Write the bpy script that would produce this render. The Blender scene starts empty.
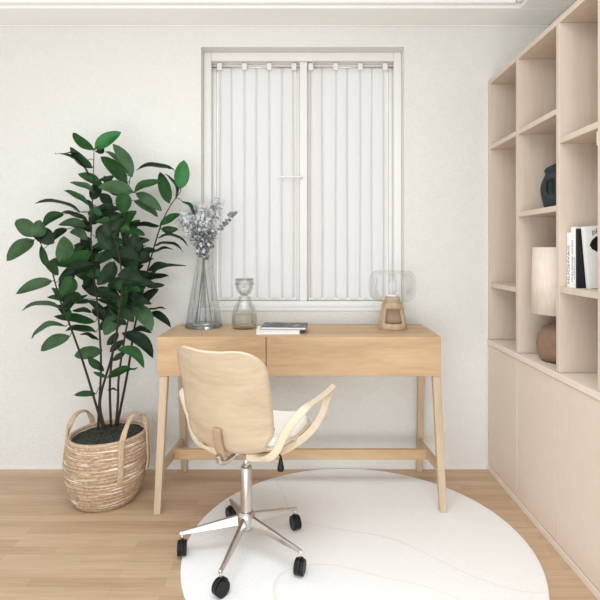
import bpy, bmesh, math, random
from mathutils import Vector, Matrix
random.seed(7)
S = bpy.context.scene
COL = S.collection
PI = math.pi
# ------------------------------------------------------------ camera, light
CH = 1.12
cd = bpy.data.cameras.new('camera'); cam = bpy.data.objects.new('camera', cd); COL.objects.link(cam)
cam.location = (0, 0, CH); cam.rotation_euler = (PI/2, 0, 0)
cd.sensor_width = 36; cd.lens = 29.4; cd.shift_x = -2/600; cd.shift_y = -50/600; cd.clip_start = .02
S.camera = cam
w = bpy.data.worlds.new('sky'); S.world = w; w.use_nodes = True
bg = w.node_tree.nodes['Background']; bg.inputs[0].default_value = (.925, .968, 1.0, 1); bg.inputs[1].default_value = .97
def area(name, loc, target, sx, sy, power, col=(1, 1, 1)):
    l = bpy.data.lights.new(name, 'AREA'); l.shape = 'RECTANGLE'; l.size = sx; l.size_y = sy; l.energy = power; l.color = col
    o = bpy.data.objects.new(name, l); COL.objects.link(o); o.location = loc
    o.rotation_euler = (Vector(target)-Vector(loc)).to_track_quat('-Z', 'Y').to_euler()
    return o
area('ceiling_light_panel', (-.1, 1.0, 2.33), (-.1, 1.25, 0), 1.7, 1.1, 37, (.87, .945, 1))
area('rear_fill_light', (-.5, -1.7, .95), (.15, 2.2, .95), 3.0, 1.5, 30, (.87, .945, 1))  # added fill behind the camera, lifts the wall under the desk and the cabinets
area('low_rear_up_fill', (-.3, -1.0, .3), (.5, 2.2, 2.2), 2.0, .8, 22, (.90, .955, 1))  # added up-light aimed at the ceiling to brighten the soffit
S.cycles.transparent_max_bounces = 40; S.cycles.max_bounces = 14
S.view_settings.view_transform = 'Standard'; S.view_settings.look = 'None'
S.view_settings.exposure = 0.07; S.view_settings.gamma = 1.0; S.view_settings.use_curve_mapping = False

# ------------------------------------------------------------ materials
def srgb(r, g, b):
    f = lambda c: (c/255/12.92) if c/255 <= .04045 else ((c/255+.055)/1.055)**2.4
    return (f(r), f(g), f(b), 1)
def mat(name, col, rough=.6, metal=0, spec=.3):
    m = bpy.data.materials.new(name); m.use_nodes = True
    p = m.node_tree.nodes['Principled BSDF']
    p.inputs['Base Color'].default_value = col; p.inputs['Roughness'].default_value = rough
    p.inputs['Metallic'].default_value = metal; p.inputs['Specular IOR Level'].default_value = spec
    return m
def N(m, t, **k):
    n = m.node_tree.nodes.new(t)
    for a, v in k.items(): setattr(n, a, v)
    return n
def L(m, a, b): m.node_tree.links.new(a, b)
def P(m): return m.node_tree.nodes['Principled BSDF']
def noise(m, scale, detail=3, rough=.5, stretch=(1, 1, 1), dist=0):
    tc = N(m, 'ShaderNodeTexCoord'); mp = N(m, 'ShaderNodeMapping'); mp.inputs['Scale'].default_value = stretch
    n = N(m, 'ShaderNodeTexNoise'); n.inputs['Scale'].default_value = scale; n.inputs['Detail'].default_value = detail
    n.inputs['Roughness'].default_value = rough; n.inputs['Distortion'].default_value = dist
    L(m, tc.outputs['Object'], mp.inputs[0]); L(m, mp.outputs[0], n.inputs['Vector'])
    return n.outputs['Fac']
def ramp(m, fac, stops):
    r = N(m, 'ShaderNodeValToRGB'); el = r.color_ramp.elements
    while len(el) < len(stops): el.new(.5)
    for e, (p, c) in zip(el, stops): e.position = p; e.color = c
    L(m, fac, r.inputs[0]); return r.outputs[0]
def bump(m, h, strength=.2, dist=.002):
    b = N(m, 'ShaderNodeBump'); b.inputs['Strength'].default_value = strength; b.inputs['Distance'].default_value = dist
    L(m, h, b.inputs['Height']); L(m, b.outputs[0], P(m).inputs['Normal']); return b
def mixc(m, fac, a, b, mode='MIX'):
    n = N(m, 'ShaderNodeMix', data_type='RGBA', blend_type=mode)
    if isinstance(fac, float): n.inputs[0].default_value = fac
    else: L(m, fac, n.inputs[0])
    for s, v in ((6, a), (7, b)):
        if isinstance(v, tuple): n.inputs[s].default_value = v
        else: L(m, v, n.inputs[s])
    return n.outputs[2]
def wood(name, c1, c2, c3, stretch, scale=9, rough=.5, spec=.3):
    m = mat(name, c2, rough, 0, spec)
    a = noise(m, scale, 5, .6, stretch, .6)
    col = ramp(m, a, [(.3, c1), (.5, c2), (.72, c3)])
    b = noise(m, scale*7, 3, .6, stretch)
    col = mixc(m, .22, col, ramp(m, b, [(.35, c1), (.65, c3)]))
    L(m, col, P(m).inputs['Base Color']); bump(m, b, .12, .001)
    return m
def plain(name, c1, c2, scale, rough=.6, bs=.2, bd=.001, stretch=(1, 1, 1), spec=.3, metal=0):
    m = mat(name, c1, rough, metal, spec); a = noise(m, scale, 4, .55, stretch)
    L(m, ramp(m, a, [(.3, c1), (.7, c2)]), P(m).inputs['Base Color'])
    if bs: bump(m, a, bs, bd)
    return m
OAK1, OAK2, OAK3 = srgb(176, 143, 107), srgb(196, 163, 126), srgb(212, 182, 146)
M = {}
M['oak_x'] = wood('oak_grain_across', OAK1, OAK2, OAK3, (.22, 1.6, 1.6), 7)
M['oak_z'] = wood('oak_grain_upright', srgb(184, 160, 133), srgb(199, 176, 149), srgb(211, 189, 163), (1.6, 1.6, .14), 12)
M['oak_y'] = wood('oak_grain_deep', srgb(178, 152, 122), srgb(192, 167, 138), srgb(204, 180, 151), (1.6, .2, 1.6), 9)
M['ply'] = wood('pale_plywood', srgb(184, 161, 134), srgb(202, 181, 154), srgb(214, 196, 171), (.35, 1, 1.7), 6, .45)
M['ply_edge'] = plain('plywood_edge', srgb(228, 211, 187), srgb(219, 201, 176), 40)
M['walnut'] = wood('brown_wood', srgb(160, 132, 106), srgb(176, 148, 120), srgb(188, 160, 132), (1.5, 1.5, .2), 14)
M['lampwood'] = wood('ash_lamp_wood', srgb(176, 150, 122), srgb(196, 170, 140), srgb(208, 184, 156), (2, 2, .25), 14)
M['cab'] = wood('beige_cabinet_laminate', srgb(205, 186, 168), srgb(212, 194, 177), srgb(218, 201, 185), (1.5, 1.5, .15), 14, .6)
M['cabdoor'] = plain('beige_painted_door', srgb(222, 204, 188), srgb(225, 208, 193), 30, .5, .05)
M['cabedge'] = plain('beige_edge_band', srgb(229, 213, 197), srgb(232, 217, 202), 30, .5, .05)
M['white'] = plain('white_window_paint', srgb(228, 225, 221), srgb(230, 227, 223), 20, .5, .05)
M['ceiling'] = plain('ceiling_paint', srgb(247, 246, 242), srgb(249, 248, 245), 40, .9, .1)
# wall: fine embossed plaster
m = M['wall'] = mat('embossed_plaster', srgb(232, 229, 222), .9, 0, .15)
h = noise(m, 150, 3, .6); h2 = noise(m, 70, 4, .6)
ad = N(m, 'ShaderNodeMath', operation='ADD'); L(m, h, ad.inputs[0]); L(m, h2, ad.inputs[1])
L(m, ramp(m, h2, [(.3, srgb(228, 226, 220)), (.7, srgb(232, 230, 224))]), P(m).inputs['Base Color']); bump(m, ad.outputs[0], .8, .005)
# floor: strip oak running across
m = M['floor'] = mat('oak_strip_floor', srgb(200, 170, 138), .5, 0, .3)
tc = N(m, 'ShaderNodeTexCoord'); br = N(m, 'ShaderNodeTexBrick')
br.inputs['Scale'].default_value = 1; br.inputs['Brick Width'].default_value = .46; br.inputs['Row Height'].default_value = .044
br.inputs['Mortar Size'].default_value = .0007; br.offset = .37; br.inputs['Bias'].default_value = 0
br.inputs['Color1'].default_value = srgb(178, 148, 119); br.inputs['Color2'].default_value = srgb(208, 181, 153); br.inputs['Mortar'].default_value = srgb(160, 130, 102)
L(m, tc.outputs['Object'], br.inputs['Vector'])
g1 = noise(m, 6, 5, .65, (.35, 3.2, 1), .5)
g2 = noise(m, 40, 3, .6, (.12, 2.5, 1))
c = mixc(m, .38, br.outputs['Color'], ramp(m, g1, [(.3, srgb(178, 148, 119)), (.5, srgb(198, 169, 140)), (.7, srgb(218, 192, 165))]))
c = mixc(m, .25, c, ramp(m, g2, [(.35, srgb(178, 144, 112)), (.65, srgb(214, 184, 153))]))
L(m, c, P(m).inputs['Base Color']); bump(m, g2, .08, .001)
# rug with carved contour lines
m = M['rug'] = mat('cream_rug_pile', srgb(244, 241, 237), .95, 0, .05)
n1 = noise(m, 1.15, 0, .4, (1, 1, 1), .4)
w1 = N(m, 'ShaderNodeMath', operation='MULTIPLY'); w1.inputs[1].default_value = 7; L(m, n1, w1.inputs[0])
fr = N(m, 'ShaderNodeMath', operation='FRACT'); L(m, w1.outputs[0], fr.inputs[0])
line = ramp(m, fr.outputs[0], [(0, (1, 1, 1, 1)), (.035, (0, 0, 0, 1)), (.97, (0, 0, 0, 1))])
fz = noise(m, 160, 3, .7)
cc = ramp(m, fz, [(.3, srgb(247, 245, 243)), (.7, srgb(253, 252, 251))])
cc = mixc(m, line, cc, srgb(238, 234, 229))
L(m, cc, P(m).inputs['Base Color']); bump(m, fz, .5, .004)
M['metal'] = plain('brushed_nickel', srgb(200, 196, 190), srgb(212, 208, 203), 60, .28, .0, spec=.5, metal=1)
M['black'] = plain('black_rubber', srgb(16, 18, 18), srgb(26, 28, 28), 50, .45)
M['cushion'] = plain('off_white_fabric', srgb(243, 240, 233), srgb(249, 247, 242), 220, .95, .3, .001)
M['soil'] = plain('dark_potting_soil', srgb(14, 17, 13), srgb(84, 86, 74), 110, .95, 1, .006)
M['bark'] = plain('dark_stem_bark', srgb(38, 30, 26), srgb(58, 46, 40), 60, .6, .3)
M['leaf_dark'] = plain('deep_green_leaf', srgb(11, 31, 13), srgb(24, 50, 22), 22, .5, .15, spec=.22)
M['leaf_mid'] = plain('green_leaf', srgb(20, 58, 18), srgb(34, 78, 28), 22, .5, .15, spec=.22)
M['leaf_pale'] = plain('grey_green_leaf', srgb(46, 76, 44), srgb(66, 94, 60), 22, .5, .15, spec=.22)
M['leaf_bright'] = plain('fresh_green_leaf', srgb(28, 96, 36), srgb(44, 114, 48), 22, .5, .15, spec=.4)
M['silver'] = plain('silver_foliage', srgb(188, 190, 190), srgb(228, 229, 228), 60, .8, .2)
M['silver_dark'] = plain('dark_grey_foliage', srgb(96, 100, 100), srgb(146, 149, 148), 60, .7, .2)
M['vaseblack'] = plain('black_ceramic', srgb(34, 40, 42), srgb(46, 53, 54), 60, .55, .3)
M['terracotta'] = plain('brown_clay', srgb(134, 104, 86), srgb(152, 120, 100), 30, .6, .2)
M['shade'] = plain('linen_lamp_shade', srgb(226, 210, 194), srgb(236, 222, 208), 120, .9, .3, .001, (1, 1, .2))
M['paper'] = plain('white_paper', srgb(238, 237, 234), srgb(246, 245, 243), 90, .7, .05)
M['ink'] = plain('black_ink', srgb(20, 20, 22), srgb(28, 28, 30), 40, .5, 0)
M['greyink'] = plain('grey_ink', srgb(96, 96, 98), srgb(110, 110, 112), 40, .5, 0)
m = M['photo'] = mat('dark_photo_cover', srgb(90, 84, 84), .35)
a = noise(m, 26, 4, .6)
L(m, ramp(m, a, [(.48, srgb(34, 30, 36)), (.6, srgb(92, 82, 84)), (.72, srgb(190, 186, 184))]), P(m).inputs['Base Color'])
# basket: coiled jute with pale strands
m = M['basket'] = mat('woven_jute', srgb(190, 160, 130), .9, 0, .1)
g = noise(m, 10, 3, .6, (.55, .55, 13.0), .25); g2 = noise(m, 70, 3, .7, (1, 1, 1.5))
c1 = ramp(m, g2, [(.3, srgb(156, 126, 98)), (.7, srgb(206, 180, 152))])
c2 = mixc(m, ramp(m, g, [(.56, (0, 0, 0, 1)), (.62, (1, 1, 1, 1))]), c1, srgb(240, 228, 210))
L(m, c2, P(m).inputs['Base Color']); bump(m, g2, .6, .006)
M['strap'] = plain('jute_braid', srgb(182, 154, 126), srgb(208, 184, 158), 70, .9, .8, .004)
def glassy(name, tint, k, edge, rough=.03):
    m = bpy.data.materials.new(name); m.use_nodes = True; nt = m.node_tree; nt.nodes.remove(P(m))
    out = nt.nodes['Material Output']
    tr = N(m, 'ShaderNodeBsdfTransparent'); gl = N(m, 'ShaderNodeBsdfGlossy'); gl.inputs['Roughness'].default_value = rough
    gl.inputs['Color'].default_value = (.85, .88, .87, 1)
    lw = N(m, 'ShaderNodeLayerWeight'); lw.inputs['Blend'].default_value = .35
    L(m, ramp(m, lw.outputs['Facing'], [(0, tint), (.6, tint), (1, edge)]), tr.inputs['Color'])
    mu = N(m, 'ShaderNodeMath', operation='MULTIPLY'); mu.inputs[1].default_value = k; L(m, lw.outputs['Fresnel'], mu.inputs[0])
    mx = N(m, 'ShaderNodeMixShader'); L(m, mu.outputs[0], mx.inputs[0]); L(m, tr.outputs[0], mx.inputs[1]); L(m, gl.outputs[0], mx.inputs[2])
    L(m, mx.outputs[0], out.inputs[0]); return m
M['glass'] = glassy('clear_vase_glass', (.985, .988, .986, 1), .4, (.76, .79, .78, 1))
M['glass_thick'] = glassy('thick_glass_base', (.92, .945, .935, 1), .8, (.6, .66, .64, 1))
M['glass_smoke'] = glassy('smoky_glass', (.955, .955, .95, 1), .5, (.52, .53, .53, 1))
M['glass_lamp'] = glassy('clear_shade_glass', (.992, .993, .993, 1), .22, (.93, .935, .935, 1))
M['pane'] = glassy('window_glass', (.98, .985, .985, 1), .3, (.9, .9, .9, 1))
M['liquid'] = glassy('pale_amber_liquid', (.94, .91, .85, 1), .15, (.86, .82, .74, 1))
# sheer curtain
m = M['sheer'] = bpy.data.materials.new('sheer_curtain_cloth'); m.use_nodes = True; m.node_tree.nodes.remove(P(m))
df = N(m, 'ShaderNodeBsdfDiffuse'); df.inputs[0].default_value = srgb(240, 236, 232)
tl = N(m, 'ShaderNodeBsdfTranslucent'); tl.inputs[0].default_value = srgb(242, 236, 230)
tp = N(m, 'ShaderNodeBsdfTransparent')
a1 = N(m, 'ShaderNodeMixShader'); a1.inputs[0].default_value = .42; L(m, df.outputs[0], a1.inputs[1]); L(m, tl.outputs[0], a1.inputs[2])
a2 = N(m, 'ShaderNodeMixShader'); a2.inputs[0].default_value = .16; L(m, a1.outputs[0], a2.inputs[1]); L(m, tp.outputs[0], a2.inputs[2])
L(m, a2.outputs[0], m.node_tree.nodes['Material Output'].inputs[0])

# ------------------------------------------------------------ helpers
def new_bm(): return bmesh.new()
def box(bm, x0, x1, y0, y1, z0, z1, mi=0):
    r = bmesh.ops.create_cube(bm, size=1)
    for v in r['verts']:
        v.co = Vector(((x0+x1)/2+v.co.x*(x1-x0), (y0+y1)/2+v.co.y*(y1-y0), (z0+z1)/2+v.co.z*(z1-z0)))
    for f in {f for v in r['verts'] for f in v.link_faces}: f.material_index = mi
    return bm
def quadbox(bm, bot, top):
    """prism between two 4-point loops"""
    a = [bm.verts.new(p) for p in bot]; b = [bm.verts.new(p) for p in top]
    bm.faces.new(a[::-1]); bm.faces.new(b)
    for i in range(4): bm.faces.new((a[i], a[(i+1) % 4], b[(i+1) % 4], b[i]))
    return bm
def lathe(bm, prof, n=40, c=(0, 0, 0), close=False):
    rings = []
    for r, z in prof:
        if r < 1e-5: rings.append([bm.verts.new((c[0], c[1], c[2]+z))])
        else: rings.append([bm.verts.new((c[0]+r*math.cos(2*PI*i/n), c[1]+r*math.sin(2*PI*i/n), c[2]+z)) for i in range(n)])
    prs = list(zip(rings, rings[1:]))
    if close: prs.append((rings[-1], rings[0]))
    for A, B in prs:
        for i in range(n):
            j = (i+1) % n
            if len(A) == 1 and len(B) == 1: continue
            if len(A) == 1: f = bm.faces.new((A[0], B[j], B[i]))
            elif len(B) == 1: f = bm.faces.new((A[i], A[j], B[0]))
            else: f = bm.faces.new((A[i], A[j], B[j], B[i]))
            f.smooth = True
    return bm
def crom(pts, k=6):
    pts = [Vector(p) for p in pts]; out = []
    for i in range(len(pts)-1):
        p0 = pts[max(i-1, 0)]; p1 = pts[i]; p2 = pts[i+1]; p3 = pts[min(i+2, len(pts)-1)]
        for j in range(k):
            t = j/k
            out.append(.5*((2*p1)+(p2-p0)*t+(2*p0-5*p1+4*p2-p3)*t*t+(3*p1-p0-3*p2+p3)*t**3))
    out.append(pts[-1]); return out
def tube(bm, pts, r, n=8, caps=True):
    pts = [Vector(p) for p in pts]; rings = []
    up = Vector((0, 0, 1))
    for i, p in enumerate(pts):
        d = (pts[min(i+1, len(pts)-1)]-pts[max(i-1, 0)]).normalized()
        if i == 0:
            a = d.cross(up)
            if a.length < .1: a = d.cross(Vector((1, 0, 0)))
        else: a = a-d*a.dot(d)
        a.normalize(); b = d.cross(a)
        rr = r[i] if isinstance(r, (list, tuple)) else r
        rings.append([bm.verts.new(p+(a*math.cos(2*PI*k/n)+b*math.sin(2*PI*k/n))*rr) for k in range(n)])
    for A, B in zip(rings, rings[1:]):
        for k in range(n):
            f = bm.faces.new((A[k], A[(k+1) % n], B[(k+1) % n], B[k])); f.smooth = True
    if caps: bm.faces.new(rings[0][::-1]); bm.faces.new(rings[-1])
    return bm
def band(bm, pts, wdir, wd, th):
    """flat bent strip: width wd along wdir, thickness th"""
    pts = [Vector(p) for p in pts]; rings = []
    for i, p in enumerate(pts):
        d = (pts[min(i+1, len(pts)-1)]-pts[max(i-1, 0)]).normalized()
        W = Vector(wdir[i] if isinstance(wdir, list) else wdir); W = (W-d*W.dot(d)).normalized(); T = d.cross(W)
        ww = wd[i] if isinstance(wd, (list, tuple)) else wd
        rings.append([bm.verts.new(p+W*a*ww/2+T*b*th/2) for a, b in ((-1, -1), (1, -1), (1, 1), (-1, 1))])
    for A, B in zip(rings, rings[1:]):
        for k in range(4):
            f = bm.faces.new((A[k], A[(k+1) % 4], B[(k+1) % 4], B[k])); f.smooth = k in (0, 2)
    bm.faces.new(rings[0][::-1]); bm.faces.new(rings[-1])
    return bm
def obj(name, bm, ms, parent=None, loc=None, bev=0, fix=True):
    if fix: bmesh.ops.recalc_face_normals(bm, faces=bm.faces)
    me = bpy.data.meshes.new(name); bm.to_mesh(me); bm.free()
    for x in (ms if isinstance(ms, (list, tuple)) else [ms]): me.materials.append(x)
    o = bpy.data.objects.new(name, me); COL.objects.link(o)
    if parent: o.parent = parent
    if loc: o.location = loc
    if bev:
        b = o.modifiers.new('bevel', 'BEVEL'); b.width = bev; b.segments = 2; b.limit_method = 'ANGLE'; b.angle_limit = .7
    return o
def tag(o, label, cat, group=None, kind=None):
    o['label'] = label; o['category'] = cat
    if group: o['group'] = group
    if kind: o['kind'] = kind
    return o
def thing(name, label, cat, loc=(0, 0, 0), rz=0, group=None):
    o = bpy.data.objects.new(name, None); COL.objects.link(o); o.empty_display_size = .05
    o.location = loc; o.rotation_euler = (0, 0, rz); return tag(o, label, cat, group)
def struct(name, bm, m, parent=None, loc=None, bev=0):
    o = obj(name, bm, m, parent, loc, bev)
    if not parent: o['kind'] = 'structure'
    return o
def at(px, py, Y): return Vector(((px-302)/490*Y, Y, CH-(py-250)/490*Y))

WY = 2.506      # face of the back wall
RX = 1.262      # face of the right wall
CZ = 2.27
# ------------------------------------------------------------ room
struct('floor', box(new_bm(), -2.6, RX+.1, -1.2, WY+.12, -.06, 0), M['floor'])
OX0, OX1, OZ0, OZ1 = -.5165, .5217, .806, 2.158
bm = new_bm()
box(bm, -2.6, OX0, WY, WY+.16, 0, 2.45); box(bm, OX1, RX+.1, WY, WY+.16, 0, 2.45)
box(bm, OX0, OX1, WY, WY+.16, 0, OZ0); box(bm, OX0, OX1, WY, WY+.16, OZ1, 2.45)
struct('wall_back', bm, M['wall'])
struct('wall_right', box(new_bm(), RX, RX+.1, .2, WY, 0, 2.45), M['wall'])
TY, TX = 2.33, 1.037
bm = new_bm(); box(bm, -2.6, RX+.1, .1, WY+.16, CZ+.075, CZ+.13)
struct('ceiling', bm, M['ceiling'])
bm = new_bm()
box(bm, -2.6, RX, TY, WY, CZ, CZ+.075); box(bm, TX, RX, .1, TY, CZ, CZ+.075)
box(bm, -2.6, TX-.03, TY-.03, TY, CZ+.012, CZ+.075); box(bm, TX-.03, TX, .1, TY-.03, CZ+.012, CZ+.075)
struct('trim_1', bm, M['ceiling'], bev=.006)
bm = new_bm(); box(bm, -2.6, RX, WY-.008, WY, CZ-.008, CZ)
struct('trim_2', bm, M['ceiling'], bev=.004)
struct('baseboard_back', box(new_bm(), -2.6, .95, WY-.004, WY, 0, .014), M['white'])

# ------------------------------------------------------------ window
wn = bpy.data.objects.new('window_1', None); COL.objects.link(wn); wn.location = (0, WY, OZ0); wn['kind'] = 'structure'
def wpart(name, f, m, bev=.002):
    bm = new_bm(); f(bm); o = obj(name, bm, m, wn, bev=bev); o.location = (0, -WY, -OZ0); return o
FY = WY+.062
def frame(bm):
    box(bm, OX0, OX0+.04, FY, FY+.09, OZ0, OZ1); box(bm, OX1-.04, OX1, FY, FY+.09, OZ0, OZ1)
    box(bm, OX0+.04, OX1-.04, FY, FY+.09, OZ1-.047, OZ1); box(bm, OX0+.04, OX1-.04, FY, FY+.09, OZ0, OZ0+.045)
    box(bm, -.012, .028, FY+.012, FY+.09, OZ0+.045, OZ1-.047)
wpart('window_frame', frame, M['white'], .004)
for a, b in ((OX0+.04, -.012), (.028, OX1-.04)):
    def sash(bm):
        y0, y1 = FY+.05, FY+.08
        box(bm, a, a+.018, y0, y1, OZ0+.045, OZ1-.047); box(bm, b-.018, b, y0, y1, OZ0+.045, OZ1-.047)
        box(bm, a+.018, b-.018, y0, y1, OZ1-.08, OZ1-.047); box(bm, a+.018, b-.018, y0, y1, OZ0+.045, OZ0+.06)
    s = wpart('casement', sash, M['white'], .003)
    bm = new_bm(); box(bm, a+.018, b-.018, FY+.063, FY+.067, OZ0+.06, OZ1-.08); obj('pane', bm, M['pane'], s)
def sill(bm): box(bm, OX0+.001, OX1-.001, WY-.004, FY, OZ0-.0, OZ0+.018)
wpart('window_sill', sill, M['white'], .004)
def latch(bm):
    box(bm, -.125, -.004, FY-.01, FY+.004, CH+.378, CH+.388); box(bm, -.012, .004, FY+.0, FY+.02, CH+.374, CH+.392)
wpart('catch_bar', latch, M['white'], .002)

def curtain(x0, x1, label, seed):
    rnd = random.Random(seed)
    yc = FY+.026; zt = OZ1-.066; zb = OZ0+.05
    root = thing('sheer_curtain', label, 'curtain', ((x0+x1)/2, yc, zb), 0, 'sheer curtains in the window')
    xc = (x0+x1)/2
    # pleated cloth: flat runs with a narrow fold tucked back at every crease
    xs = [(x0, 0)]; x = x0+.012; step = (x1-x0)/6.3
    cre = []
    while x < x1-.01:
        cre.append(x); x += step*rnd.uniform(.9, 1.1)
    for c in cre:
        d = rnd.uniform(.012, .024)
        xs += [(c-.008, -.002), (c-.0015, d*.4), (c-.003, d), (c+.003, d), (c+.0015, d*.4), (c+.008, -.002)]
        for k in range(1, 8):
            xx = c+.008+(step-.016)*k/8
            if xx < min([q for q in cre if q > c]+[x1])-.009: xs.append((xx, -.002-.003*math.sin(PI*k/8)+.0012*math.sin(k*2.1+seed)))
    xs.append((x1, 0))
    bm = new_bm(); rows = []
    for j in range(16):
        t = j/15; z = (zt-.005)*(1-t)+zb*t
        rows.append([bm.verts.new((px-xc+.0016*math.sin(5*t+px*40), dy*(.55+.45*min(1, t*3))*(1 if t > 0 else .5), z-zb)) for px, dy in xs])
    for A, B in zip(rows, rows[1:]):
        for k in range(len(A)-1):
            f = bm.faces.new((A[k], A[k+1], B[k+1], B[k])); f.smooth = True
    obj('cloth', bm, M['sheer'], root)
    bm = new_bm(); box(bm, x0-xc, x1-xc, -.003, .003, .0, .012); obj('hem', bm, M['white'], root)
    for k in range(4):
        bx = x0+.012+(x1-x0-.024)*k/3-xc
        bm = new_bm(); box(bm, bx-.013, bx+.013, -.016, .004, zt-zb-.024, zt-zb+.012)
        obj('tab', bm, M['white'], root, bev=.003)
    return root
rodz = OZ1-.074
for x0, x1, lb, rl, sd in ((-.446, -.03, 'left panel of the sheer white curtain in the window', 'thin white curtain rod over the left window half', 3),
                       (.035, .45, 'right panel of the sheer white curtain in the window', 'thin white curtain rod over the right window half', 8)):
    curtain(x0, x1, lb, sd)
    e0, e1 = (OX0+.041, -.013) if x0 < 0 else (.029, OX1-.041)
    bm = new_bm(); tube(bm, [(e0, 0, 0), (e1, 0, 0)], .004, 10)
    tag(obj('curtain_rod', bm, M['metal'], loc=(0, FY+.020, rodz)), rl, 'curtain rod', 'curtain rods')

# ------------------------------------------------------------ bookcase along the right wall
BX = .951
bc = thing('bookcase', 'tall beige built-in bookcase with open shelves over flat doors', 'bookcase', (BX, WY-.001, 0))
def bpart(name, f, m, bev=.0015):
    bm = new_bm(); f(bm); o = obj(name, bm, m, bc, bev=bev); o.location = (-BX, -(WY-.001), 0); return o
E0 = .75
bpart('back_panel', lambda b: box(b, RX-.014, RX-.002, E0, WY-.001, .04, 1.98), M['cab'])
divs = [(2.480, WY-.001), (2.157, 2.180), (1.810, 1.834), (1.553, 1.577), (1.24, 1.264), (E0, E0+.024)]
for a, b_ in divs:
    bpart('upright_panel', lambda b: box(b, BX, RX-.014, a, b_, .666, 1.96), M['cab'])
bpart('top_panel', lambda b: box(b, BX, RX-.002, E0, WY-.001, 1.96, 1.982), M['cab'])
bpart('counter', lambda b: box(b, BX-.006, RX-.014, E0, WY-.001, .640, .665), M['cabedge'])
bpart('plinth', lambda b: box(b, BX-.005, RX-.014, E0, WY-.001, 0, .026), M['cabedge'])
bpart('carcass', lambda b: box(b, BX+.02, RX-.014, E0, WY-.001, .026, .640), M['cab'])
bays = [(2.180, 2.480), (1.834, 2.157), (1.577, 1.810), (1.264, 1.553), (E0+.024, 1.24)]
for (a, b_), hs in zip(bays, [(1.65, .954), (1.65, 1.287), (1.535, .984), (1.65, 1.2), (1.3,)]):
    for hh in hs: bpart('shelf', lambda b: box(b, BX+.001, RX-.014, a, b_, hh-.022, hh), M['cab'])
e = [WY-.004, 2.168, 1.841, 1.49, 1.14, E0]
for a, b_ in zip(e[1:], e): bpart('door', lambda b: box(b, BX, BX+.02, a+.0018, b_-.0018, .029, .637), M['cabdoor'], .002)

bpart('bracket', lambda b: box(b, BX+.002, BX+.02, 1.577, 1.586, 1.458, 1.503), M['white'])
# ------------------------------------------------------------ round rug
RGX, RGY, RGR, RT = .209, 1.849, .648, .008
bm = new_bm(); lathe(bm, [(0, 0), (RGR-.003, 0), (RGR, .003), (RGR-.002, RT-.001), (RGR-.006, RT), (0, RT)], 128)
tag(obj('round_rug', bm, M['rug'], loc=(RGX, RGY, 0)), 'large round cream rug with carved wavy lines under desk and chair', 'rug')

# ------------------------------------------------------------ desk
DY0, DY1, DX0, DX1, DT, DB = 2.118, 2.478, -.627, .601, .745, .574
dk = thing('writing_desk', 'light oak writing desk with two drawers and splayed legs under the window', 'desk', (0, 2.3, 0))
def dpart(name, f, m, bev=.002):
    bm = new_bm(); f(bm); o = obj(name, bm, m, dk, bev=bev); o.location = (0, -2.3, 0); return o
dpart('desk_top', lambda b: box(b, DX0, DX1, DY0+.0195, DY1, DT-.018, DT), M['oak_x'], .001)
dpart('desk_body', lambda b: box(b, DX0, DX1, DY0+.02, DY1, DB, DT-.018), M['oak_x'])
DS = -.155
dpart('drawer', lambda b: box(b, DX0, DS-.0015, DY0, DY0+.0195, DB, DT), M['oak_x'])
dpart('drawer', lambda b: box(b, DS+.0015, DX1, DY0, DY0+.0195, DB, DT), M['oak_x'])
def leg(sx, front):
    def f(b):
        xo_t, xo_b = (.600, .618) if sx < 0 else (.585, .603)
        if front: yt, yb, w0, w1 = 2.140, 2.086, .026, .018
        else: yt, yb, w0, w1 = 2.43, 2.487, .024, .018
        z0 = RT if (sx > 0 and front) else 0
        if not front: xo_t, xo_b = (.600, .600) if sx < 0 else (.592, .598)
        def lp(xc, yc, w_, z): return [(sx*xc-w_/2, yc-w_/2, z), (sx*xc+w_/2, yc-w_/2, z), (sx*xc+w_/2, yc+w_/2, z), (sx*xc-w_/2, yc+w_/2, z)]
        quadbox(b, lp(xo_b-.004, yb, w1+.011, z0), lp(xo_t, yt, w0+.008, DB))
    return f
for sx in (-1, 1):
    for fr_ in (True, False): dpart('leg', leg(sx, fr_), M['oak_z'], .003)
for sx, xc in ((-1, .604), (1, .59)):
    dpart('side_stretcher', lambda b: quadbox(b, [(sx*xc-.011, 2.110, .165), (sx*xc+.011, 2.110, .165), (sx*xc+.011, 2.110, .200), (sx*xc-.011, 2.110, .200)],
                                      [(sx*xc-.011, 2.460, .135), (sx*xc+.011, 2.460, .135), (sx*xc+.011, 2.460, .170), (sx*xc-.011, 2.460, .170)]), M['oak_y'])
dpart('long_stretcher', lambda b: box(b, -.594, .58, 2.275, 2.297, .145, .192), M['oak_x'])

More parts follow.
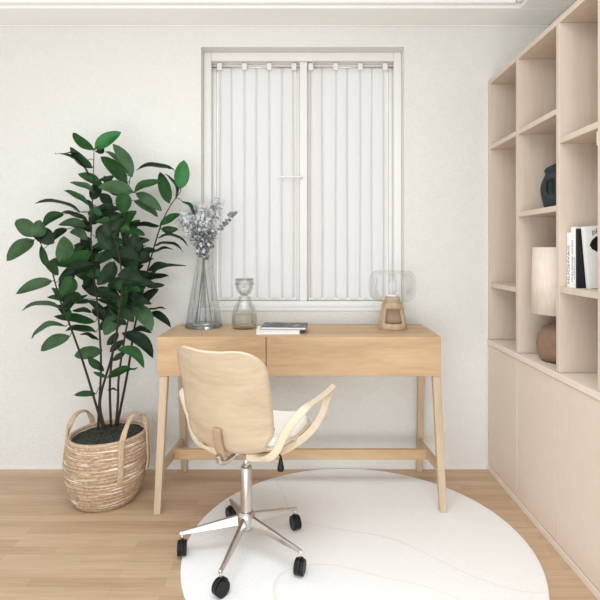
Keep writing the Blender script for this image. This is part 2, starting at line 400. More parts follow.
# ------------------------------------------------------------ office chair
CX, CY, CA = -.205, 1.803, math.radians(-25)
ch = thing('office_chair', 'pale bentwood swivel chair with armrests facing the desk, white seat pad', 'chair', (CX, CY, RT), CA)
CR = RT
prof = [(p[0], p[1]) for p in crom([(a, b, 0) for a, b in ((.215, .437), (.17, .425), (.08, .412), (-.03, .405), (-.105, .412), (-.15, .445), (-.175, .52), (-.196, .62), (-.218, .70), (-.245, .785))], 8)]
al = [0]
for (a, b), (c_, d) in zip(prof, prof[1:]): al.append(al[-1]+math.hypot(c_-a, d-b))
def resample(t):
    s = t*al[-1]
    for i in range(len(al)-1):
        if al[i+1] >= s-1e-9:
            u = (s-al[i])/(al[i+1]-al[i]); return (prof[i][0]*(1-u)+prof[i+1][0]*u, prof[i][1]*(1-u)+prof[i+1][1]*u)
    return prof[-1]
def shell_grid(bm, t0, t1, nv, nu, inset, lift, rc0, rc1):
    rows = []; LT = al[-1]
    ts = []
    for j in range(nv+1):
        q = j/nv; q = .5-.5*math.cos(PI*q); ts.append(t0+(t1-t0)*(.35*j/nv+.65*q))
    for t in ts:
        y, z = resample(t); y2, z2 = resample(min(1, t+.01)); y1, z1 = resample(max(0, t-.01))
        d = Vector((0, y2-y1, z2-z1)).normalized(); nrm = Vector((0, d.z, -d.y))   # towards the sitter
        if nrm.z < -.01 or (abs(nrm.z) < .3 and nrm.y < 0): nrm = -nrm
        back = min(1, max(0, (t-.42)/.2)); W = .195*(1-back)+.178*back-.045*math.exp(-((t-.47)/.085)**2)-inset
        s0 = (t-t0)*LT; s1 = (t1-t)*LT
        hw = W
        if s0 < rc0: hw = W-rc0+math.sqrt(max(0, rc0**2-(rc0-s0)**2))
        if s1 < rc1: hw = min(hw, W-rc1+math.sqrt(max(0, rc1**2-(rc1-s1)**2)))
        row = []
        for i in range(nu+1):
            u = -1+2*i/nu; x = u*hw; k = (abs(x)/.19)**2.1
            wrap = (.035*(1-back)+.072*back)*k
            if .3 < t < .6: wrap += .012*k
            row.append(bm.verts.new(Vector((x, y, z))+nrm*(lift+wrap)))
        rows.append(row)
    for A, B in zip(rows, rows[1:]):
        for i in range(nu): f = bm.faces.new((A[i], A[i+1], B[i+1], B[i])); f.smooth = True
bm = new_bm(); shell_grid(bm, 0, 1, 56, 24, 0, 0, .09, .095)
sh = obj('seat_shell', bm, [M['ply'], M['ply_edge']], ch)
so = sh.modifiers.new('thick', 'SOLIDIFY'); so.thickness = .011; so.offset = 0; so.material_offset_rim = 1
bm = new_bm(); shell_grid(bm, .012, .60, 34, 20, .012, .02, .08, .03)
cu = obj('seat_pad', bm, M['cushion'], ch)
so = cu.modifiers.new('thick', 'SOLIDIFY'); so.thickness = .026; so.offset = 0
bv = cu.modifiers.new('round', 'BEVEL'); bv.width = .009; bv.segments = 3; bv.angle_limit = .9
for s in (-1, 1):
    bm = new_bm()
    pts = crom([(s*.08, -.085, .398), (s*.130, -.090, .402), (s*.168, -.088, .430), (s*.202, -.078, .50), (s*.238, -.062, .552), (s*.258, -.035, .576), (s*.263, .06, .580), (s*.266, .15, .585), (s*.267, .205, .592)], 6)
    band(bm, pts, [(s*.1, 1, 0)] * 0 or (s*.9, .35, -.2), [.028]*19+[.028]*13+[.024]*24, .011)
    arm = obj('armrest', bm, M['ply_edge'], ch, bev=.003)
    bm = new_bm()
    pts = crom([(s*.264, .165, .580), (s*.261, .14, .555), (s*.250, .12, .505), (s*.228, .075, .458), (s*.190, .01, .424), (s*.13, -.07, .402), (s*.06, -.10, .398)], 6)
    band(bm, pts, (s*.75, .3, -.6), .026, .010); obj('arm_support', bm, M['ply_edge'], arm, bev=.003)
bm = new_bm(); band(bm, crom([(0, -.188, .518), (0, -.184, .49), (0, -.172, .445), (0, -.150, .402)], 5), (1, 0, 0), .030, .014)
obj('back_bracket', bm, M['walnut'], ch, bev=.004)
bm = new_bm(); tube(bm, crom([(0, -.180, .425), (.0, -.168, .397), (0, -.13, .385), (0, -.06, .388), (0, 0, .390)], 5), .009, 10)
obj('seat_spine', bm, M['metal'], ch)
bm = new_bm(); box(bm, -.075, .075, -.08, .08, .375, .397); lathe(bm, [(0, .355), (.03, .355), (.034, .376), (0, .376)], 24)
obj('seat_mechanism', bm, M['metal'], ch, bev=.004)
bm = new_bm(); lathe(bm, [(0, .29), (.0125, .29), (.0125, .37), (0, .37)], 24); obj('gas_piston', bm, M['metal'], ch)
bm = new_bm(); lathe(bm, [(0, .105), (.02, .105), (.021, .12), (.021, .312), (.018, .318), (0, .318)], 32); obj('column', bm, M['metal'], ch)
bm = new_bm(); tube(bm, crom([(.06, -.03, .388), (.14, -.055, .408), (.170, -.062, .412), (.176, -.064, .402)], 5), .003, 8)
lv = obj('height_lever', bm, M['black'], ch)
bm = new_bm(); lathe(bm, [(0, .408), (.004, .407), (.007, .392), (.0115, .370), (.012, .364), (.010, .359), (0, .358)], 16, (.176, -.064, 0)); obj('lever_knob', bm, M['black'], lv)
bm = new_bm(); lathe(bm, [(0, .088), (.024, .088), (.031, .10), (.033, .135), (.028, .150), (.022, .155), (0, .155)], 32)
base = obj('star_base', bm, M['metal'], ch)
# five arms of the base; angles are in the room, undo the chair's turn
for k in range(5):
    a = math.radians(184+72*k)-CA
    dx, dy = math.cos(a), math.sin(a)
    bm = new_bm(); R0, R1 = .022, .242
    n = (-dy, dx)
    def rect(r, z0, z1, hw): return [(dx*r-n[0]*hw, dy*r-n[1]*hw, z0), (dx*r+n[0]*hw, dy*r+n[1]*hw, z0), (dx*r+n[0]*hw*.5, dy*r+n[1]*hw*.5, z1), (dx*r-n[0]*hw*.5, dy*r-n[1]*hw*.5, z1)]
    quadbox(bm, rect(R0, .106, .142, .014), rect(R1, .074, .086, .0075))
    bs = obj('base_arm', bm, M['metal'], ch, bev=.003)
    bm = new_bm(); rc = .233
    lathe(bm, [(0, .05), (.0045, .05), (.0045, .080), (0, .080)], 12, (dx*rc, dy*rc, 0))
    st = obj('caster_stem', bm, M['metal'], bs)
    # twin-wheel caster with its hood, swivelled its own way
    th = math.radians((100, 50, 72, 115, 120)[k])-CA; cx_, cy_ = dx*rc, dy*rc
    t_ = Vector((math.cos(th), math.sin(th), 0)); u_ = Vector((-math.sin(th), math.cos(th), 0)); r = .0265
    bm = new_bm()
    for sgn in (-1, 1):
        c0 = Vector((cx_, cy_, r))+u_*sgn*.0088
        tube(bm, [c0-u_*.0078, c0-u_*.0065, c0+u_*.0065, c0+u_*.0078], [r-.005, r, r, r-.005], 28)
    ho = [Vector((cx_, cy_, r+.003))-u_*.006, Vector((cx_, cy_, r+.003))+u_*.006]
    tube(bm, ho, .0285, 28)
    obj('caster', bm, M['black'], bs)

# ------------------------------------------------------------ basket
BCX, BCY = -.887, 2.215
bk = thing('woven_basket', 'round woven jute basket with two loop handles on the floor left of the desk', 'basket', (BCX, BCY, 0))
def rad(z):
    t = z/.29; pts = [(0, .128), (.08, .146), (.25, .166), (.5, .181), (.75, .183), (.92, .176), (1, .172)]
    for (a, b), (c_, d) in zip(pts, pts[1:]):
        if a <= t <= c_: return (b+(d-b)*(t-a)/(c_-a))*.975
    return .168
def tilt(v):
    k = v.co.z/.29; v.co.z += .04*v.co.x*k-.0*v.co.y
    v.co.x += .012*k
bm = new_bm(); pr = [(0, .004), (.1, .002), (.122, 0)]
NC = 19
for i in range(NC*6+1):
    z = .29*i/(NC*6); ph = (i % 6)/6
    pr.append((rad(z)+.0035*math.sin(PI*ph)-.001, z+.0005))
pr += [(.166, .296), (.160, .296), (.156, .288), (.156, .24), (.15, .1), (.11, .012), (0, .012)]
lathe(bm, pr, 72)
for v in bm.verts: tilt(v)
obj('basket_body', bm, M['basket'], bk)
bm = new_bm(); tube(bm, [(.163*math.cos(2*PI*i/64), .163*math.sin(2*PI*i/64), .295) for i in range(65)], .0085, 10, False)
for v in bm.verts: tilt(v)
obj('basket_rim', bm, M['strap'], bk)
def handle(az0, az1, low, top, lean):
    pts = []; ctr = (az0+az1)/2
    def P_(az, r, z): a = math.radians(az); return (r*math.cos(a), r*math.sin(a), z)
    am = ctr; q = [P_(az0, rad(low)+.008, low), P_(az0, rad(.18)+.0095, .18), P_(az0, rad(.27)+.008, .275), P_(az0+(ctr-az0)*.12, .186+lean*.4, .325),
         P_(az0+(ctr-az0)*.5, .186+lean*.8, top-.012), P_(ctr, .184+lean, top), P_(az1+(ctr-az1)*.5, .186+lean*.8, top-.012), P_(az1+(ctr-az1)*.12, .186+lean*.4, .325), P_(az1, rad(.27)+.008, .275), P_(az1, rad(.18)+.0095, .18), P_(az1, rad(low)+.008, low)]
    pts = crom(q, 6); c = Vector((math.cos(math.radians(ctr)), math.sin(math.radians(ctr)), 0))
    bm = new_bm(); n = len(pts); wd = []
    for i, p in enumerate(pts): 
        # width runs round the basket on the sides and stays radial over the top
        s = abs(i/(n-1)-.5)*2; a = math.atan2(p.y, p.x)
        tan = Vector((-math.sin(a), math.cos(a), 0)); rd = Vector((math.cos(a), math.sin(a), 0))
        wd.append(tan if s > .5 else rd.lerp(tan, max(0, (s-.25)/.25))+Vector((0, 0, 0)))
    band(bm, pts, wd, .024, .009)
    for v in bm.verts: tilt(v)
    obj('handle', bm, M['strap'], bk, bev=.003)
handle(-52, -2, .13, .395, -.022)
handle(186, 134, .13, .380, -.020)

# ------------------------------------------------------------ rubber plant
pl = thing('potted_plant', 'tall leafy green rubber plant growing from the woven basket', 'plant', (BCX, BCY, .26))
bm = new_bm(); rr_ = [(0, .256)]
lathe(bm, [(0, .289), (.05, .288), (.10, .286), (.14, .283), (.1555, .280), (.1545, .25), (0, .24)], 64)
for v in bm.verts:
    tilt(v)
    if v.co.z > .245: v.co.z += random.uniform(-.003, .004)
o = obj('soil', bm, M['soil'], pl); o.location = (0, 0, -.26)
stems = [
 [(103, 428, 2.20), (97, 408, 2.19), (83, 362, 2.17), (68, 320, 2.14), (60, 300, 2.13), (50, 265, 2.12), (38, 238, 2.11)],
 [(98, 430, 2.22), (99, 408, 2.22), (101, 360, 2.23), (97, 300, 2.26), (93, 270, 2.27), (91, 235, 2.27), (93, 190, 2.27), (94, 150, 2.28)],
 [(105, 429, 2.18), (100, 400, 2.17), (112, 355, 2.12), (119, 315, 2.08), (122, 285, 2.06), (118, 250, 2.06), (108, 225, 2.07)],
 [(111, 427, 2.23), (110, 380, 2.24), (115, 340, 2.24), (124, 300, 2.25), (126, 260, 2.25), (126, 210, 2.26), (131, 172, 2.27)],
 [(116, 425, 2.21), (118, 400, 2.20), (119, 375, 2.19), (126, 330, 2.16), (132, 305, 2.14), (136, 280, 2.13), (138, 255, 2.13)],
 [(117, 426, 2.26), (128, 370, 2.28), (134, 330, 2.29), (142, 295, 2.29), (149, 265, 2.30), (160, 228, 2.31), (169, 208, 2.32), (181, 191, 2.32)],
]
stem3 = []
for s_ in stems:
    pts = crom([at(*q) for q in s_], 6); n = len(pts)
    stem3 += [(p, i) for i, p in enumerate(pts) if i > 8]
    bm = new_bm(); tube(bm, pts, [.0062*(1-.72*i/(n-1)) for i in range(n)], 8)
    o = obj('stem', bm, M['bark'], pl); o.location = (-BCX, -BCY, -.26)
# leaves: base, tip, apparent breadth, bow (sideways arch), tone 0 dark 1 mid 2 greyish 3 fresh
LV = [
 (94,150,73,133,10,2,1),(92,168,70,147,10,2,1),(89,175,55,153,2,-4,0),(88,160,63,153,2,-1,0),(100,184,78,174,10,-2,1),(95,193,70,183,6,-2,2),
 (88,205,64,191,6,-2,1),(80,212,34,204,3,-4,0),(95,149,121,132,13,-2,3),(96,152,104,147,6,2,0),(132,177,113,144,13,-3,2),(127,184,101,157,14,-2,1),
 (128,172,105,152,6,-2,2),(114,176,98,180,5,1,0),(174,170,136,170,5,-3,0),(180,189,184,160,18,0,3),(169,203,160,172,13,0,1),
 (176,199,165,174,4,-4,0),(134,192,163,182,8,-3,1),(136,193,162,211,11,-2,2),(134,201,158,217,9,-2,2),(133,192,98,187,14,-3,2),
 (124,192,123,214,20,0,1),(182,201,195,216,4,-2,1),(98,208,114,206,7,-1,0),(98,218,122,216,6,-2,0),(33,237,16,220,15,-2,2),
 (33,237,40,220,14,2,2),(34,240,7,261,14,-3,2),(54,243,32,231,17,-2,0),(64,214,43,227,10,-5,1),(86,226,58,225,9,-4,2),
 (88,222,60,213,5,-2,0),(67,229,51,242,8,-3,0),(60,262,64,236,20,3,2),(92,252,48,262,16,4,1),(46,266,41,246,7,0,1),(95,264,58,280,12,-4,0),
 (52,281,16,294,11,-3,2),(72,276,60,295,15,3,1),(98,262,84,287,13,0,0),(160,226,130,224,5,2,0),(160,225,180,214,8,-2,1),(161,229,178,229,8,1,1),
 (158,238,188,247,3,-6,0),(155,246,183,252,3,-5,0),(152,253,173,249,3,-1,0),(148,271,171,265,7,-2,0),(148,275,186,266,3,-2,0),(147,281,169,276,6,-2,0),
 (146,286,165,285,6,0,0),(112,226,130,230,11,-1,1),(140,258,134,233,15,2,0),(128,232,145,235,8,-2,1),(126,250,100,262,10,-4,0),(130,268,154,259,6,-1,0),
 (110,255,143,262,11,-6,0),(118,240,104,222,13,0,0),(114,262,98,285,14,2,0),(118,275,142,280,12,-4,0),(120,288,141,291,9,-3,1),(98,245,126,252,12,-3,0),
 (110,250,98,232,11,0,0),(64,312,22,311,5,-6,2),(80,300,47,297,7,2,1),(92,302,65,307,6,-2,0),(95,322,54,316,9,2,1),(92,312,72,311,5,-1,0),
 (66,326,32,339,6,-6,2),(70,336,41,351,12,-3,2),(96,332,65,331,7,-2,1),(98,340,80,334,4,-1,0),(102,351,74,356,13,-1,2),(99,369,88,358,7,0,1),
 (106,312,88,300,7,-1,0),(107,345,118,332,8,1,0),(123,321,104,289,18,-2,2),(124,306,144,288,14,-2,2),(123,318,104,335,17,-4,2),(132,306,152,331,15,-4,2),
 (130,305,152,304,8,-4,0),(148,314,171,328,8,-4,0),(145,312,166,309,2,-1,0),(122,333,153,358,13,-7,0),(117,349,144,368,10,-7,1),(131,332,152,333,6,-3,0),
 (110,352,125,340,7,-1,0),(104,371,88,357,7,0,1),(112,361,125,352,6,0,1),(107,378,131,368,8,-1,1),(106,377,93,372,4,0,1),(96,394,74,395,6,-1,1),
 (118,390,107,390,2,0,0),(128,371,138,368,2,0,0),
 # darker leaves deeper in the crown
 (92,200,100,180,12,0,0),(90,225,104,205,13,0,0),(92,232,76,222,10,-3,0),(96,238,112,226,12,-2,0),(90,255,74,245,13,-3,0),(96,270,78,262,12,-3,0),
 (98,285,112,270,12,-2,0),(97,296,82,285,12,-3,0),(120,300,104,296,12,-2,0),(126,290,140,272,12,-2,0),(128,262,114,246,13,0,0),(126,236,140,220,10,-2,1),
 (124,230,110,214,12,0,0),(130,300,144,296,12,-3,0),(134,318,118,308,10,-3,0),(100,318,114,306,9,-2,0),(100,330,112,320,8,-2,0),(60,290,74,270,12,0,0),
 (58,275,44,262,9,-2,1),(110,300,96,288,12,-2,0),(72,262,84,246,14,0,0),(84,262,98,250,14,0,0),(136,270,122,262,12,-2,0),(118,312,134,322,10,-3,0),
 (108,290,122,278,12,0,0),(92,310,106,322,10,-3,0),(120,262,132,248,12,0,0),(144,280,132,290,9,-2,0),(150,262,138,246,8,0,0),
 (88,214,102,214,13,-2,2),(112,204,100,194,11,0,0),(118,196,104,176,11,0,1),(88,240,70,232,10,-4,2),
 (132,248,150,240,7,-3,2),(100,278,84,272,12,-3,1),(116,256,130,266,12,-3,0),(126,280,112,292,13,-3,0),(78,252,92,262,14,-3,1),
]
rl = random.Random(11)
bm = new_bm()
for _ in range(125):
    q_ = rl.choice([v for v in stem3 if CH-.75 < v[0].z < CH+.28])[0]
    qx, qy = 302+490*q_.x/q_.y, 250-490*(q_.z-CH)/q_.y
    if not (60 < qx < 150 and 210 < qy < 325): continue
    an = rl.choice((-1, 1))*rl.uniform(.1, 1.2); ll = rl.uniform(24, 36)
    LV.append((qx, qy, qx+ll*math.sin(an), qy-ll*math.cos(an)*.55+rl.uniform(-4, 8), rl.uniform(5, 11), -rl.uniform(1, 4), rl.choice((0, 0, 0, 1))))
nn = len(LV); hero = 93
for i, (bx, by, tx, ty, wv, bow, tone) in enumerate(LV):
    best = min(stem3, key=lambda q: (302+490*q[0].x/q[0].y-bx)**2+(250-490*(q[0].z-CH)/q[0].y-by)**2)[0]
    yb = best.y+rl.uniform(-.035, .035)
    if i >= hero: yb = best.y+rl.uniform(0, .07)
    Lpx = math.hypot(tx-bx, ty-by)
    Lm = Lpx*2.2/490
    dep = rl.uniform(-.35, .25)*Lm
    if i >= hero: dep = rl.uniform(-.2, .4)*Lm
    yt = min(2.44, yb+dep)
    B = at(bx, by, yb); T = at(tx, ty, yt); D = (T-B); ln = D.length; d = D.normalized()
    view = ((B+T)/2-Vector((0, 0, CH))).normalized()
    side = d.cross(view).normalized()           # in the picture's plane
    if side.z < 0: side = -side
    realW = max(wv*2.2/490, .31*ln*rl.uniform(.9, 1.1)); realW = min(realW, .07)
    vis = min(1, wv*2.2/490/realW); deep = math.sqrt(1-vis*vis)
    W = (side*vis+view*deep*(1 if rl.random() < .8 else -1)).normalized()
    if (W.cross(d)).z < 0: nrm = d.cross(W)
    else: nrm = W.cross(d)
    nrm.normalize()
    arch = -bow*2.2/490
    rows = []; K = 9
    for k in range(K+1):
        t = k/K; mid = B+D*t+side*arch*4*t*(1-t)*.9+nrm*(.055*ln*4*t*(1-t))
        prof_w = math.sin(PI*min(1, max(0, (t*.94+.03)))**.85)**.72 if t < .999 else 0
        if t < .12: prof_w *= .25+.75*(t/.12)
        hw = realW/2*max(prof_w, .04)
        cup = .34*hw
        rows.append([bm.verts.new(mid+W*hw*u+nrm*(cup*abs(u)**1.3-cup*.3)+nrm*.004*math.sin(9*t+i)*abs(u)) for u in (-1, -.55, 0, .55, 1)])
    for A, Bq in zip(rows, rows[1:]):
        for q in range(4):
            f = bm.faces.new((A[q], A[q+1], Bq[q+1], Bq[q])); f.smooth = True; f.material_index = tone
    # stalk to the stem
    if (best-B).length < .16:
        k0 = len(bm.faces); tube(bm, crom([best, (best+B)/2+Vector((0, 0, .006)), B, B+D*.15+side*arch*.45], 3), .0016, 5)
        bm.faces.ensure_lookup_table()
        for f in bm.faces[k0:]: f.material_index = 4
o = obj('foliage', bm, [M['leaf_dark'], M['leaf_mid'], M['leaf_pale'], M['leaf_bright'], M['bark']], pl, fix=False)
o.location = (-BCX, -BCY, -.26)

# ------------------------------------------------------------ glass vase with dried stems
VX, VY = -.478, 2.385
vs = thing('glass_vase', 'tall conical clear glass vase holding grey dried stems on the desk', 'vase', (VX, VY, DT))
bm = new_bm()
outer = [(.086, .0), (.089, .006), (.0885, .016), (.084, .03), (.076, .09), (.066, .15), (.054, .22), (.043, .28), (.036, .33), (.0345, .37)]
inner = [(r-.0025, z) for r, z in outer[3:]][::-1]
lathe(bm, outer+inner+[(.078, .02)], 48)
obj('vase_body', bm, M['glass'], vs)
bm = new_bm(); lathe(bm, [(0, .001), (.0855, .001), (.088, .006), (.0875, .014), (.08, .019), (0, .017)], 48)
obj('vase_foot', bm, M['glass_thick'], vs)
rd = random.Random(5)
def tuft(bm, c, d, n, spread, size, mi=0):
    for _ in range(n):
        p = c+Vector((rd.gauss(0, spread), rd.gauss(0, spread), rd.gauss(0, spread)))
        a = Vector((rd.gauss(0, 1), rd.gauss(0, 1), rd.gauss(.4, 1))).normalized(); b = a.cross(Vector((rd.random(), rd.random(), rd.random()))).normalized()
        cc = a.cross(b); s = size*rd.uniform(.7, 1.4)
        vs_ = [bm.verts.new(p+a*s*x+b*s*.45*y+cc*s*.12*z) for x, y, z in ((0, 0, 0), (.5, 1, 1), (1, .7, 1.4), (1.25, 0, .3), (1, -.7, 1.4), (.5, -1, 1))]
        f = bm.faces.new(vs_); f.material_index = mi
def sprig(px, py, dy, foot, label, kind):
    top = at(px, py, VY+dy)-Vector((VX, VY, DT))
    neck = Vector((foot[2], foot[3], .35))
    r = thing('dried_stem', label, 'dried flower', (VX, VY, DT+.0195), 0, 'dried stems in the glass vase')
    path = crom([(foot[0], foot[1], 0), (foot[0]*.5+neck.x*.5, foot[1]*.5+neck.y*.5, .17), neck, neck.lerp(top, .5)+Vector((0, 0, .01)), top], 6)
    bm = new_bm(); tube(bm, path, .0018, 6); obj('stem', bm, M['silver_dark'], r)
    bm = new_bm()
    if kind == 'fluff':
        for k in range(12, len(path)):
            t = (k-12)/(len(path)-13)
            tuft(bm, path[k]+Vector((0, 0, 0)), None, int(18+26*t), .008+.013*math.sin(PI*min(1, t*.8+.15)), .0135)
        obj('florets', bm, M['silver'], r)
    elif kind == 'leafy':
        for k in range(11, len(path), 1):
            tuft(bm, path[k], None, 6, .012, .020)
        obj('leaflets', bm, M['silver_dark'], r)
    else:
        for k in range(len(path)-7, len(path)):
            for sgn in (-1, 1):
                p = path[k]; c = p+Vector((sgn*.008, rd.uniform(-.006, .006), rd.uniform(-.006, .008)))
                a = Vector((sgn*.8, rd.gauss(0, .5), .6)).normalized(); b = a.cross(Vector((0, 1, .2))).normalized()
                vs_ = [bm.verts.new(c+(a*math.cos(q)*.010+b*math.sin(q)*.008)) for q in [2*PI*j/8 for j in range(8)]]
                bm.faces.new(vs_)
        obj('leaflets', bm, M['silver_dark'], r)
sprig(181, 222, -.03, (.035, .02, -.008, -.004), 'fluffy grey dried stem leaning furthest left in the glass vase', 'fluff')
sprig(193, 213, .0, (-.03, -.02, -.004, .006), 'fluffy grey dried stem second from the left in the vase', 'fluff')
sprig(206, 214, -.02, (.02, -.035, .003, -.008), 'short fluffy grey dried stem in the middle of the vase bunch', 'fluff')
sprig(218, 208, .01, (-.025, .015, .007, .004), 'tallest fluffy grey dried stem, right part of the vase bunch', 'fluff')
sprig(197, 236, -.03, (.0, .04, -.002, -.012), 'dark grey leafy dried stem low in the vase bunch', 'leafy')
sprig(208, 238, -.02, (-.04, .0, .010, -.004), 'dark grey leafy dried stem at the right lip of the vase', 'leafy')
sprig(234, 216, .02, (-.045, .012, .014, .002), 'thin sprig with small round dark leaves reaching right from the vase', 'sprig')

# ------------------------------------------------------------ small carafe
gx, gy = -.277, 2.355
cf = thing('glass_carafe', 'small smoky glass carafe with bowl-shaped top on the desk beside the tall vase', 'carafe', (gx, gy, DT))
bm = new_bm()
o_ = [(0, 0), (.054, 0), (.060, .006), (.062, .03), (.059, .07), (.050, .10), (.034, .128), (.029, .145), (.031, .152)]
lathe(bm, o_+[(r-.003, z) for r, z in o_[3:][::-1]]+[(.055, .006), (0, .005)], 40); obj('carafe_body', bm, M['glass'], cf)
bm = new_bm(); lathe(bm, [(0, .006), (.054, .0065), (.0575, .03), (.0555, .066), (0, .066)], 40); obj('liquid', bm, M['liquid'], cf)
bm = new_bm(); o_ = [(0, .153), (.016, .156), (.031, .170), (.040, .190), (.044, .215), (.043, .236)]
lathe(bm, o_+[(r-.0035, z+.001) for r, z in o_[1:][::-1]]+[(0, .158)], 40); bl = obj('bowl_stopper', bm, M['glass_smoke'], cf)
bm = new_bm()
for z, r in ((.212, .046), (.235, .044)): tube(bm, [(r*math.cos(2*PI*i/40), r*math.sin(2*PI*i/40), z) for i in range(41)], .0026, 8, False)
obj('rim_rings', bm, M['glass_smoke'], bl)

# ------------------------------------------------------------ magazines
def book_mesh(wd, dp, th, cover):
    bm = new_bm(); box(bm, -wd/2, wd/2, -dp/2, dp/2, 0, .0015, 0); box(bm, -wd/2, wd/2, -dp/2, dp/2, th-.0015, th, 0)
    box(bm, -wd/2, -wd/2+.0015, -dp/2, dp/2, .0015, th-.0015, 0)
    return bm
def flat_book(name, label, loc, rz, wd, dp, th, cover):
    r = thing(name, label, 'magazine', loc, rz, 'magazines on the desk')
    obj('cover', book_mesh(wd, dp, th, cover), cover, r)
    bm = new_bm(); box(bm, -wd/2+.0016, wd/2-.003, -dp/2+.003, dp/2-.003, .0016, th-.0016); obj('pages', bm, M['paper'], r)
flat_book('magazine', 'white-covered magazine lying at the bottom of the pair on the desk', (-.108, 2.245, DT), math.radians(2), .195, .135, .018, M['paper'])
flat_book('magazine', 'magazine with dark photo cover on top of the white one', (-.079, 2.262, DT+.018), math.radians(-4), .205, .14, .012, M['photo'])

# ------------------------------------------------------------ table lamp: wooden cone with glass shade
lx, ly = .432, 2.345
tl_ = thing('table_lamp', 'small wooden cone lamp with clear glass drum shade on the desk', 'lamp', (lx, ly, DT))
bm = new_bm(); n = 64
zz = [0, .004, .030, .0301, .098, .0981, .118, .134, .152]; rs = [.068, .070, .0655, .0655, .053, .053, .049, .037, .035]
def open_(i, z0, z1):
    a = 2*PI*(i+.5)/n; c = a-(1.5*PI+.0)
    return abs(math.atan2(math.sin(c), math.cos(c))) < .78 and z0 >= .0295 and z1 <= .0985
rings = [[bm.verts.new((r*math.cos(2*PI*i/n), r*math.sin(2*PI*i/n), z)) for i in range(n)] for r, z in zip(rs, zz)]
inn = [[bm.verts.new(((r-.012)*math.cos(2*PI*i/n), (r-.012)*math.sin(2*PI*i/n), z)) for i in range(n)] for r, z in zip(rs, zz)]
for k in range(len(zz)-1):
    for i in range(n):
        j = (i+1) % n; op = open_(i, zz[k], zz[k+1])
        if not op:
            f = bm.faces.new((rings[k][i], rings[k][j], rings[k+1][j], rings[k+1][i])); f.smooth = True
            bm.faces.new((inn[k][j], inn[k][i], inn[k+1][i], inn[k+1][j]))
        else:
            if not open_((i-1) % n, zz[k], zz[k+1]): bm.faces.new((rings[k][i], inn[k][i], inn[k+1][i], rings[k+1][i]))
            if not open_(j, zz[k], zz[k+1]): bm.faces.new((rings[k][j], inn[k][j], inn[k+1][j], rings[k+1][j]))
            if k == 0 or not open_(i, zz[k-1], zz[k]): bm.faces.new((rings[k][i], rings[k][j], inn[k][j], inn[k][i]))
            if not open_(i, zz[k+1], zz[k+2]): bm.faces.new((rings[k+1][i], rings[k+1][j], inn[k+1][j], inn[k+1][i]))
bm.faces.new(rings[0][::-1]); bm.faces.new(rings[-1])
obj('lamp_base', bm, M['lampwood'], tl_)
bm = new_bm(); box(bm, -.038, .038, -.014, -.002, .027, .106); obj('niche_back', bm, M['walnut'], tl_)
bm = new_bm(); lathe(bm, [(0, .153), (.024, .153), (.025, .157), (.024, .160), (0, .160)], 32)
obj('burner_plate', bm, M['paper'], tl_)
bm = new_bm(); lathe(bm, [(.021, .161), (.0215, .20), (.0215, .262), (.0195, .262), (.0195, .20), (.019, .161)], 32, close=True); obj('glass_chimney', bm, M['glass_lamp'], tl_)
bm = new_bm()
o_ = [(.038, .128), (.070, .129), (.092, .135), (.105, .150), (.111, .175), (.113, .205), (.110, .240), (.102, .262), (.088, .274), (.070, .278)]
lathe(bm, o_+[(r-.002, z+(.002 if z < .2 else -.002)) for r, z in o_[::-1]], 56, close=True); obj('glass_shade', bm, M['glass_lamp'], tl_)

# ------------------------------------------------------------ things in the bookcase
# black vase with a pierced round body
vb = thing('black_vase', 'matte black ceramic vase with hollow centre on the middle bookcase shelf', 'vase', (1.020, 1.95, 1.287), math.radians(-28))
prof_v = crom([(.046, 0, 0), (.052, .006, 0), (.061, .045, 0), (.065, .078, 0), (.060, .105, 0), (.051, .128, 0), (.047, .142, 0), (.051, .154, 0), (.046, .166, 0), (.030, .174, 0), (.018, .177, 0)], 5)
bm = new_bm(); lathe(bm, [(0, 0)]+[(p[0], p[1]) for p in prof_v]+[(.014, .170), (.014, .150), (0, .150)], 72)
for v in bm.verts:
    r = math.hypot(v.co.x, v.co.y)
    if v.co.y < 0 and r > .03:      # hollow pressed into the front
        g = math.exp(-(((v.co.x+.027)/.013)**4+((v.co.z-.082)/.03)**4))
        v.co.y += g*.030
    v.co.y *= .8; v.co.z += .18*v.co.x*max(0, (v.co.z-.12)/.06)
obj('vase_body', bm, M['vaseblack'], vb)
bm = new_bm(); tube(bm, [(.016*math.cos(2*PI*i/32), .013*math.sin(2*PI*i/32), .1765+.0028*math.cos(2*PI*i/32)) for i in range(33)], .0025, 8, False)
obj('vase_lip', bm, M['vaseblack'], vb)
# lamp with linen shade
l2 = thing('table_lamp', 'table lamp with tall linen drum shade and brown clay base in the bookcase', 'lamp', (1.066, 2.005, .665))
bm = new_bm()
lathe(bm, [(0, 0), (.060, 0), (.085, .010), (.096, .035), (.098, .07), (.092, .105), (.070, .135), (.045, .150), (.030, .165), (.022, .185), (0, .19)], 48); obj('lamp_base', bm, M['terracotta'], l2)
bm = new_bm(); lathe(bm, [(0, .188), (.010, .188), (.010, .30), (0, .30)], 16)
for k in range(3):
    a = 2*PI*k/3; tube(bm, [(0, 0, .295), (.117*math.cos(a), .117*math.sin(a), .295)], .002, 6)
obj('lamp_stem', bm, M['metal'], l2)
bm = new_bm(); lathe(bm, [(.119, .196), (.112, .466), (.110, .466), (.117, .196)], 16, close=True)
obj('lamp_shade', bm, M['shade'], l2)
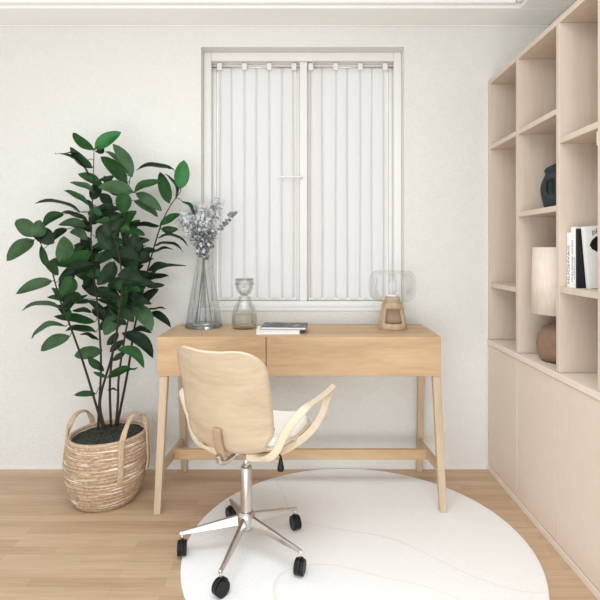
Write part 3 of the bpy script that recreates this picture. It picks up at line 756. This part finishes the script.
# books
SH = .984
def text(body, size, mat_, parent, loc, rot, name='lettering', sx=1):
    cu_ = bpy.data.curves.new(name, 'FONT'); cu_.body = body; cu_.size = size; cu_.extrude = .0002; cu_.align_x = 'LEFT'
    tmp = bpy.data.objects.new('tmp', cu_); COL.objects.link(tmp); bpy.context.view_layer.update()
    me = bpy.data.meshes.new_from_object(tmp.evaluated_get(bpy.context.evaluated_depsgraph_get())); me.name = name
    bpy.data.objects.remove(tmp); me.materials.clear(); me.materials.append(mat_)
    o = bpy.data.objects.new(name, me); COL.objects.link(o); o.parent = parent
    o.location = loc; o.rotation_euler = rot; o.scale = (sx, 1, 1); return o
def book(label, y0, y1, xf, dp, h, cover, lean=0, grp='books on the bookcase shelf'):
    r = thing('book', label, 'book', (xf, (y0+y1)/2, SH), 0, grp); r.rotation_euler = (lean, 0, 0)
    t = y1-y0
    bm = new_bm(); box(bm, 0, dp, -t/2, -t/2+.002, 0, h); box(bm, 0, dp, t/2-.002, t/2, 0, h); box(bm, 0, .002, -t/2+.002, t/2-.002, 0, h)
    obj('cover', bm, cover, r)
    bm = new_bm(); box(bm, .0022, dp-.004, -t/2+.0022, t/2-.0022, .002, h-.003); obj('pages', bm, M['paper'], r)
    return r
RY = (PI/2, PI/2, -PI/2)
def spine_text(r, body, size, mat_, y, z, sx=1):
    # letters run up the spine, which faces the room (-x)
    t = text(body, size, mat_, r, (-.0004, y, z), (0, 0, 0), sx=sx)
    t.rotation_euler = Matrix(((0, 0, -1), (0, 1, 0), (1, 0, 0))).transposed().to_euler() if False else Matrix(((0, 0, -1), (0, 1, 0), (1, 0, 0))).to_euler()
    return t
b1 = book('thin white book with grey spine lettering, furthest back of the row', 1.782, 1.803, .975, .16, .200, M['paper'])
spine_text(b1, 'HUOHVAIII', .021, M['greyink'], -.007, .012, 1.35)
b2 = book('thick white book with fine grey spine text beside the thin one', 1.752, 1.781, .978, .17, .219, M['paper'])
spine_text(b2, 'HTAUOCHAII VSTICH', .012, M['greyink'], .002, .02, 1.3)
spine_text(b2, 'AUTHVHI LIHO', .009, M['greyink'], -.010, .03, 1.3)
b3 = book('black-covered book between the white books', 1.738, 1.750, .978, .19, .212, M['ink'])
b4 = book('large white book with black cover shape leaning nearest on the shelf', 1.712, 1.734, .986, .20, .218, M['paper'])
b4.rotation_euler = (0, math.radians(-5), 0); b4.location.x = 1.006; b4.location.z = SH+.0005
t = text('ple', .026, M['ink'], b4, (.024, -.0116, .190), (PI/2, 0, 0))
bm = new_bm()
out = [(.0, .0), (.010, .018), (.028, .032), (.048, .030), (.052, -.004), (.046, -.03), (.026, -.028), (.008, -.016)]
vv = [bm.verts.new((x*.9+.012, -.0116, z*.9+.152)) for x, z in out]; bm.faces.new(vv)
r_ = bmesh.ops.extrude_face_region(bm, geom=bm.faces[:]); 
for v in [g for g in r_['geom'] if isinstance(g, bmesh.types.BMVert)]: v.co.y += .0006
obj('cover_print', bm, M['ink'], b4)
